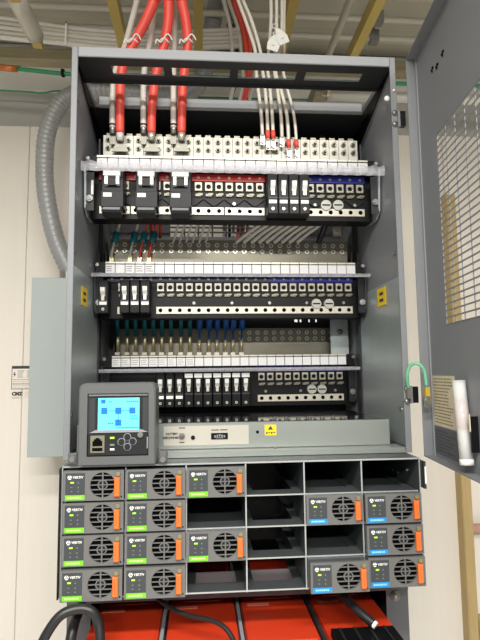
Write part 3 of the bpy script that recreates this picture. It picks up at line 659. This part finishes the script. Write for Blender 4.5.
for i, (pts, nm) in enumerate((([(112.5, 128), (112.5, 108), (113.5, 84), (117, 66), (125, 46), (132, 20), (137, 0), (140, -20)], 'leftmost'),
                               ([(143.5, 128), (143.5, 108), (143.5, 84), (145, 66), (149, 46), (153, 20), (156, 0), (158, -20)], 'middle'),
                               ([(173.5, 128), (173.5, 108), (173.5, 84), (173.5, 66), (174, 46), (174.5, 20), (174, 0), (173, -20)], 'rightmost'))):
    Y = [.184, .184, .184, .184, .186, .186, .186, .186]; w3 = [at(x, y_, Y[k]) for k, (x, y_) in enumerate(pts)]; w3.append(Vector((w3[-1].x+XSH(pts[0][0]), w3[-1].y-.02, DZ-.004)))
    o = cable('return_cable', w3, .0058, GREYC, 'grey return cable tied beside the %s thick red cable' % nm, group='grey return cables')
    p = w3[0]; MB().cyl((p.x, p.y, p.z-.012), .0055, .020, 'z', 12).build('lug_barrel', STEEL, o, smooth=True)
    MB().cyl((p.x, p.y, p.z+.004), .0064, .003, 'z', 12).build('black_band', BLK, o)
    MB().box(p.x-.0055, p.x+.0055, .1875, .1895, p.z-.030, p.z-.010).build('lug_palm', mat('dull_lug', (128, 126, 116), .4, .4, .1, 60), o)
# thin white feeder cables with red bands
feed = [([(262.5, 136), (261, 112), (257.5, 84), (256, 68), (255, 50), (246, 22), (238, 0), (232, -20)], 0), ([(268, 141), (267, 112), (264.5, 84), (262, 66), (260, 50), (252, 22), (243, 0), (236, -20)], 1),
        ([(273.5, 141), (272, 112), (269.5, 84), (267.5, 66), (269.5, 45), (271, 20), (271, 0), (271, -20)], 1), ([(282, 138), (281, 116), (277.5, 90), (274, 66), (275.5, 45), (276.5, 20), (276.5, 0), (276.5, -20)], 0),
        ([(289, 150), (287, 116), (281, 90), (275.5, 70), (280.5, 45), (282, 20), (282, 0), (282, -20)], 1), ([(297, 150), (294, 116), (286, 84), (282.5, 66), (284, 50), (284, 20), (284.5, 0), (285, -20)], 1)]
for i, (pts, red) in enumerate(feed):
    Y = [.187, .183, .176, .170, .165+.004*i, .165+.004*i, .160+.004*i, .155+.004*i]
    w3 = [at(x, y_, Y[k]) for k, (x, y_) in enumerate(pts)]; w3.append(Vector((w3[-1].x+XSH(pts[0][0]), w3[-1].y-.02, DZ-.004)))
    o = cable('feeder_cable', w3, .0034 if i < 5 else .003, mat('white_cable', (222, 216, 204), .5, 0, .04), 'thin white feeder cable, %s of the group over the slim breaker block' % (ords[i] if i < 5 else 'rightmost'), group='thin white feeder cables', n=8)
    p = w3[0]; d = (w3[1]-w3[0]).normalized()
    if red: MB().tube([p+d*.004, p+d*.020], .0044, 10, 0).build('red_band', REDC, o, smooth=True)
    MB().box(p.x-.0042, p.x+.0042, .1865, .1885, p.z-.018, p.z+.002).cyl((p.x, .1830, p.z-.012), .0036, .003, 'y', 6).build('ring_lug', STEEL, o)
for px, py, rz, nm in ((273.5, 44, .2, 'left'), (281.5, 37, -.5, 'right')):
    q = at(px, py, .150); t = thing('cable_tag', 'white plastic tag tied to the thin feeder cables, the %s one' % nm, 'tag', q, 'white cable tags')
    t.rotation_euler = (0, rz, .15)
    poly = [(-.011, -.014), (.010, -.014), (.0125, .0), (.006, .013), (.0015, .019), (-.0015, .019), (-.007, .012), (-.012, 0)]
    MB().prism(poly, 'y', -.0008, .0008).build('tag_plate', WHT, t); MB().box(-.003, .003, -.0012, -.0008, -.004, -.003).build('tag_print', INKG, t)
    MB().tube([(0, 0, .017), (.003, -.003, .024), (0, .008, .032), (-.004, .004, .024), (0, 0, .017)], .0012, 6, 4).build('tag_string', WHT, t, smooth=True)
# bundle that runs down behind the rack
YBk = .47
for i, (x0_, x1_, m, r_) in enumerate(((222, 232, GREYC, .005), (227, 241, GREYC, .0045), (231.5, 246, REDC, .006), (235, 250, REDC, .006), (239, 255, GREYC, .0045), (228, 237, BLKC, .004))):
    w3 = [at(x0_-7, -34, YBk+.01*i-.05)*1.0, at(x0_-4, -20, YBk+.01*i-.03), at(x0_+2, 2, YBk+.01*i-.02), at((x0_+x1_)/2+3, 26, YBk+.008*i), at(x1_, 50, YBk+.006*i), at(x1_+2-3*(i > 2), 80, YBk+.006*i), at(x1_-2-4*(i > 1), 104, YBk+.006*i), at(x1_-6, 140, YBk+.006*i), at(x1_-8, 260, YBk+.006*i)]
    cable('bundle_cable', w3, r_, m, '%s cable of the bundle curving down behind the rack, %s from the left' % ('red' if m is REDC else 'black' if m is BLKC else 'grey', ('first', 'second', 'third', 'fourth', 'fifth', 'sixth')[i]), group='cables running down behind the rack', n=8)
# black hose across the back of the top bay
cable('black_hose', [at(283, 112, .300), at(296, 120, .298), at(310, 128, .296), at(322, 136, .294), at(334, 150, .290)], .0105, BLKC, 'short black hose sloping behind the right end of the cream bus blocks', 'hose', 14)
# grey leads that fan out under the top panel
for i in range(9):
    x1_ = 238+i*7.6; w3 = [at(x1_+40, 212, .222), at(x1_+26, 222, .240), at(x1_+10, 233, .258), at(x1_-2, 243, .268)]
    cable('branch_lead', w3, .0038, GREYC, 'thin grey lead slanting down to the middle bus plate, %s of nine' % (ords[i] if i < 8 else 'rightmost'), group='slanting grey leads', n=8)
for i in range(6):
    x1_ = 176+i*6.5; w3 = [at(x1_+6, 212, .232), at(x1_+3, 222, .25), at(x1_, 233, .262), at(x1_-3, 243, .268)]
    cable('branch_lead', w3, .0024, mat('mid_grey_lead', (196, 194, 188), .5, 0, .05), 'fine grey lead hanging in front of the white louvres, %s of six' % ords[i], group='fine grey leads by the louvres', n=8)
o = cable('black_lead', [at(328, 212, .235), at(326, 222, .25), at(322, 234, .262), at(318, 243, .268)], .0058, BLKC, 'stout black lead under the right end of the top panel')
ql = at(336, 231, .262); MB().box(ql.x-.008, ql.x+.009, .255, .259, ql.z-.012, ql.z+.010).cyl((ql.x, .250, ql.z), .007, .005, 'y', 6).build('ring_lug', TIN, o)
# leads with teal sleeves onto the middle bus plate
for i, (px, m2) in enumerate(((115, GREYC), (133.5, GREYC), (143, REDC), (152.5, REDC))):
    w3 = [at(px+7, 214, .262), at(px+4, 226, .268), at(px, 240, .270), at(px-2.5, 250, .270), at(px-3.5, 258, .270)]
    o = cable('sleeved_lead', w3, .0026, m2, 'lead with teal sleeve on the middle bus plate, %s of four' % ords[i], group='teal-sleeved leads of the middle panel', n=8)
    MB().tube([w3[1].lerp(w3[2], .45), w3[2], w3[2].lerp(w3[3], .25)], .0066, 10, 0).build('teal_sleeve', TEAL, o, smooth=True)
    p = w3[-1]; MB().box(p.x-.004, p.x+.004, p.y-.001, p.y+.001, p.z-.008, p.z+.002).build('ring_lug', BRASS, o)
for i in range(3): cable('red_lead', [at(146+i*6, 214, .275), at(150+i*5, 223, .30), at(152+i*4, 238, .325)], .003, REDC, 'short red lead under the top panel, %s of three' % ('leftmost', 'middle', 'rightmost')[i], group='short red leads', n=8)
# sleeved leads above the bottom row
xs = [118, 127.5, 136, 145, 153.5, 162, 171, 181, 190]
for i, px in enumerate(xs+[199.5, 209, 217, 225.5, 233, 241.5]):
    blue_ = i > 8; dx = (i-7)*.15
    w3 = [at(px+dx, 316, .300), at(px+dx*.6, 326, .345), at(px, 338, .368), at(px-.3, 352, .372)]
    o = cable('sleeved_lead', w3, .0023, BLUEW if blue_ else TEAL, 'lead with %s sleeve above the bottom panel, %s from the left of its kind' % ('bright blue' if blue_ else 'teal', ords[i-9 if blue_ else i].replace('leftmost', 'first')), group='sleeved leads of the bottom panel', n=8)
    if blue_: MB().tube([w3[0].lerp(w3[1], .3), w3[1], w3[1].lerp(w3[2], .25)], .0062, 10, 0).build('sleeve', BLUEW, o, smooth=True)
    else: MB().tube([w3[0].lerp(w3[1], .3), w3[1], w3[1].lerp(w3[2], .8)], .0042, 10, 0).build('sleeve', TEAL, o, smooth=True)
    MB().tube([w3[1].lerp(w3[2], .8) if not blue_ else w3[2].lerp(w3[3], .15), w3[3]], .0034, 8, 0).build('lug_barrel', BRASS, o, smooth=True)
    p = w3[3]; MB().box(p.x-.005, p.x+.005, .366, .378, p.z-.007, p.z-.001).build('lug_foot', NICK, o)
# black cables at the bottom
cable('battery_cable', [at(36, 660, -.02), at(45, 637, -.02), at(60, 616, -.015), at(77, 609, -.01), at(91, 611, -.01), at(98, 622, -.01), at(100, 640, -.015), at(99, 665, -.02)], .0066, BLKC, 'thick black cable arching over the leftmost battery', n=14)
cable('battery_cable', [at(82, 604, .06), at(76, 618, .04), at(72, 632, .02), at(68, 660, .01)], .0075, BLKC, 'black cable dropping behind the arched cable at lower left', n=12)
cable('sense_wire', [at(158, 599, .07), at(172, 609, .04), at(190, 616, .02), at(210, 620, .0), at(224, 627, -.015), at(233, 640, -.03), at(236, 660, -.05)], .0034, BLKC, 'thin black wire lying across the second battery', 'wire')
o = cable('battery_cable', [at(330, 583, .095), at(340, 593, .06), at(355, 608, .02), at(374, 624, -.005)], .0068, BLKC, 'black cable running down to the terminal cover at lower right', n=12)
p = at(376, 625.5, -.007); MB().tube([at(372, 622.5, -.0035), at(376, 626, -.008)], .0056, 10, 0).build('white_band', WHT, o, smooth=True)

# ============================================================ behind the rack
bx0, bx1 = at(30, 278, .55), at(30, 457, .55)
jb = thing('junction_box', 'pale blue-grey wall enclosure behind the left side of the rack', 'enclosure', (-.36, .65, bx1.z))
JB = (-.36, .65, bx1.z)
ENC = mat('enclosure_grey', (172, 182, 180), .45, .1, .03, 40)
MB().box(-.485, -.25, .553, WY-.0002, bx1.z, bx0.z).build('case', ENC, jb, org=JB); MB().cbox(-.4865, -.2485, .550, .5525, bx1.z-.001, bx0.z+.001, .001).build('cover', ENC, jb, org=JB)
MB().cyl((-.405, .60, bx0.z), .027, .022, 'z', 18).build('conduit_hub', STEEL, jb, org=JB)
fx = [(-.405, .60, bx0.z+.0225), at(56, 240, .60), at(47, 200, .60), at(44.5, 165, .60), at(48, 130, .60), at(62, 102, .60), at(84, 92, .61), at(120, 92, .62), at(160, 96, .62), at(190, 92, .60), at(205, 70, .58), at(210, 40, .56), at(215, 8, .55), at(217, -25, .54)]
tag(MB().tube(fx, .023, 16, 22, lambda t, i: .0235 if i % 3 else .0215).build('flexible_conduit', FLEX, smooth=True), 'ribbed grey flexible conduit arching from wall enclosure behind rack', 'conduit')
# wall notice
l0, l1 = at(12, 366, WY), at(36, 389, WY)
nt_ = thing('wall_notice', 'small black-bordered white notice on the wall beside the enclosure', 'sign', (l0.x, WY-.001, l1.z)); NO = (l0.x, WY-.001, l1.z)
nk = lambda b, n, m: b.build(n, m, nt_, org=NO)
nk(MB().box(l0.x, l1.x, WY-.0006, WY, l1.z, l0.z), 'border', INK)
nk(MB().box(l0.x+.0018, l1.x-.0018, WY-.0009, WY-.0006, l1.z+.0018, l0.z-.008), 'sheet', WALLM)
nk(lines(l0.x+.016, l0.x+.036, WY-.0009, l1.z+.032, l0.z-.012, 7, .0016), 'print', INKG); nk(lines(l0.x+.042, l1.x-.004, WY-.0009, l1.z+.032, l0.z-.012, 7, .0016), 'print', INKG)
nk(MB().box(l0.x+.003, l1.x-.003, WY-.0009-.0002, WY-.0009, l1.z+.027, l1.z+.028).box(l0.x+.003, l1.x-.003, WY-.0011, WY-.0009, l1.z+.014, l1.z+.015), 'rule', INK)
nk(lines(l0.x+.004, l1.x-.008, WY-.0009, l1.z+.003, l1.z+.025, 4, .0014), 'print', INKG)
nk(MB().prism([(l0.x+.006, l1.z+.045), (l0.x+.010, l1.z+.050), (l0.x+.009, l1.z+.043), (l0.x+.012, l1.z+.042), (l0.x+.006, l1.z+.033), (l0.x+.008, l1.z+.040), (l0.x+.005, l1.z+.041)], 'y', WY-.0012, WY-.0009), 'bolt_symbol', INK)
q = at(12, 394, WY); text('name_lettering', 'CMZ', .013, INK, nt_, (q.x-NO[0], WY-.0006-NO[1], q.z-NO[2]), 'LEFT', .0002, .0008)
nk(lines(q.x, q.x+.03, WY-.0003, q.z-.013, q.z-.008, 2, .0012), 'print', INKG); nk(lines(q.x+.034, q.x+.055, WY-.0003, q.z-.011, q.z+.007, 4, .0012), 'print', PINK)
# wooden stud and pipe at the right
sd = tag(MB().cbox(.682, .711, .712, WY-.0002, FZ, at(447, 195, .72).z, .003).build('wall_stud', WOODS), 'bare pine stud standing against the wall at lower right', 'stud')
tag(MB().tube([(.7115, .728, -.322), (1.3, .728, -.322)], .014, 12, 0).build('wall_pipe', mat('pink_pipe', (206, 168, 148), .5, 0, .06), smooth=True), 'pinkish pipe running right from the pine stud', 'pipe')
b = tag(MB().cbox(.7115, .74, .71, WY, -.66, -.565, .003).build('stud_block', WOODS), 'short pine block fixed low beside the stud', 'block')
# overhead struts (run away from the camera)
SX = (-.447, -.247, -.068, .134, .315)
for i, x in enumerate(SX):
    sname = ('leftmost', 'second from left', 'middle', 'second from right', 'rightmost')[i]
    ye = .425; r_ = .0105
    s = thing('ceiling_strut', 'gold zinc ceiling strut overhead, %s' % sname, 'strut', (x, -.6, .905), 'gold ceiling struts')
    MB().box(-r_, r_, 0, ye+.6, .001, .003).box(-r_, -r_+.002, 0, ye+.6, .003, .032).box(r_-.002, r_, 0, ye+.6, .003, .032).box(-r_, -r_+.008, 0, ye+.6, .030, .032).box(r_-.008, r_, 0, ye+.6, .030, .032).build('channel', GOLD, s)
    for yy in (.15, .75): MB().cyl((0, yy, .003), .004, DZ-.905-.003, 'z', 8).build('hanger_rod', STEEL, s)
# grey sleeve round the leftmost strut
q = Vector((-.447, .30, .905)); tag(MB().tube([q+Vector((0, -.03, .016)), q+Vector((0, .045, .016)), q+Vector((0, .10, .016))], .0195, 14, 2).build('strut_sleeve', PIPEG, smooth=True), 'grey sleeve wrapped round the leftmost gold strut', 'sleeve')
# horizontal pipes under the deck
def pipe(name, y, z, r, m, label, x0=-2.0, x1=2.0): return tag(MB().tube([(x0, y, z), (x1, y, z)], r, 12, 0).build(name, m, smooth=True), label, 'pipe')
p1, p2 = at(360, 19, .52), at(360, 38, .56)
for pp, nm in ((p1, 'upper'), (p2, 'lower')):
    o = pipe('ceiling_pipe', pp.y, pp.z, .0085, PIPEG, '%s long grey pipe under the ceiling deck' % nm)
    for xx in (.42, .02, -.9):
        MB().box(xx-.012, xx+.012, pp.y-.013, pp.y+.013, pp.z-.013, pp.z+.020).build('pipe_clamp', STEEL, o)
        MB().cyl((xx, pp.y, pp.z+.02), .004, DZ-pp.z-.02, 'z', 8).build('hanger_rod', STEEL, o)
q = at(340, 26, .30); tag(MB().tube([(q.x, -.5, q.z), (q.x, .44, q.z)], .0085, 12, 0).build('ceiling_conduit', PIPEG, smooth=True), 'thin silver conduit running overhead beside the rightmost strut', 'conduit')
# sagging grey cable bundle at upper left
for i in range(5):
    cable('overhead_cable', [at(-30, 14+i*5, .50), at(20, 21+i*4.6, .50), at(60, 27+i*4, .49), at(110, 32+i*4, .48), at(160, 33+i*4, .48), at(240, 30+i*4, .48)], .0062, PIPEG if i % 2 else GREYC, 'grey overhead cable in the sagging run at upper left, %s from top' % ords[i].replace('leftmost', 'first'), group='sagging grey overhead cables', n=8)
q = at(67, 36, .485); tag(MB().box(q.x-.002, q.x+.002, .472, .476, q.z-.03, q.z+.03).box(q.x-.002, q.x+.002, .472, .505, q.z+.026, q.z+.03).build('cable_tie', WHT), 'white tie strap round the sagging grey overhead cables', 'cable tie')
# green ground wires along the wall top
zg = [at(20, 67.5, .56), at(20, 91.5, .70)]
g1 = cable('ground_wire', [(-1.4, .56, zg[0].z+.004)]+[at(x, y_, .56) for x, y_ in ((-10, 66.5), (20, 69), (62, 73.5), (100, 75))]+[(-.1, .56, zg[0].z-.01), (.3, .56, zg[0].z-.012), (1.4, .56, zg[0].z-.01)], .0055, GREENW, 'thick green ground wire strung along the wall above the rack', 'wire')
MB().tube([at(-4, 67, .556), at(17, 69, .556)], .0085, 10, 0).build('copper_splice', mat('copper', (196, 120, 66), .4, .5, .15), g1, smooth=True)
q = at(63, 73, .56); MB().box(q.x-.004, q.x+.004, .553, .567, q.z-.008, q.z+.008).build('black_clip', BLK, g1)
cable('ground_wire', [(-1.4, .70, zg[1].z+.006), at(0, 90.5, .70), at(40, 93, .70), at(70, 91, .70), (-.1, .70, zg[1].z-.002), (.4, .70, zg[1].z), (1.4, .70, zg[1].z)], .0026, GREENW, 'thin green wire sagging along the wall below the thick one', 'wire')
# white pipe and khaki junction box seen through the top of the rack
q0, q1 = at(326, 95, .62), at(480, 95, .62)
tag(MB().tube([(q0.x+.002, .62, q0.z), (q0.x+1.0, .62, q0.z)], .016, 14, 0).build('white_pipe', mat('white_pipe', (226, 224, 214), .5, 0, .03), smooth=True), 'white pipe on the wall seen through the rack top', 'pipe')
q = at(319, 95, .62); j = thing('pull_box', 'small khaki pull box with loose wires seen through the rack top', 'junction box', (q.x, .60, q.z-.02))
MB().cbox(-.018, .016, 0, .10, .002, .046, .003).build('box_body', KHAKI, j)
for i in range(3): MB().tube([(.004, 0, .03), (.018+.003*i, -.012, .022), (.014+.003*i, -.014, .0), (.002, -.004, .006)], .0018, 6, 5).build('loose_wire', BRASS if i else GREYC, j, smooth=True)
print('objects', len(bpy.data.objects))
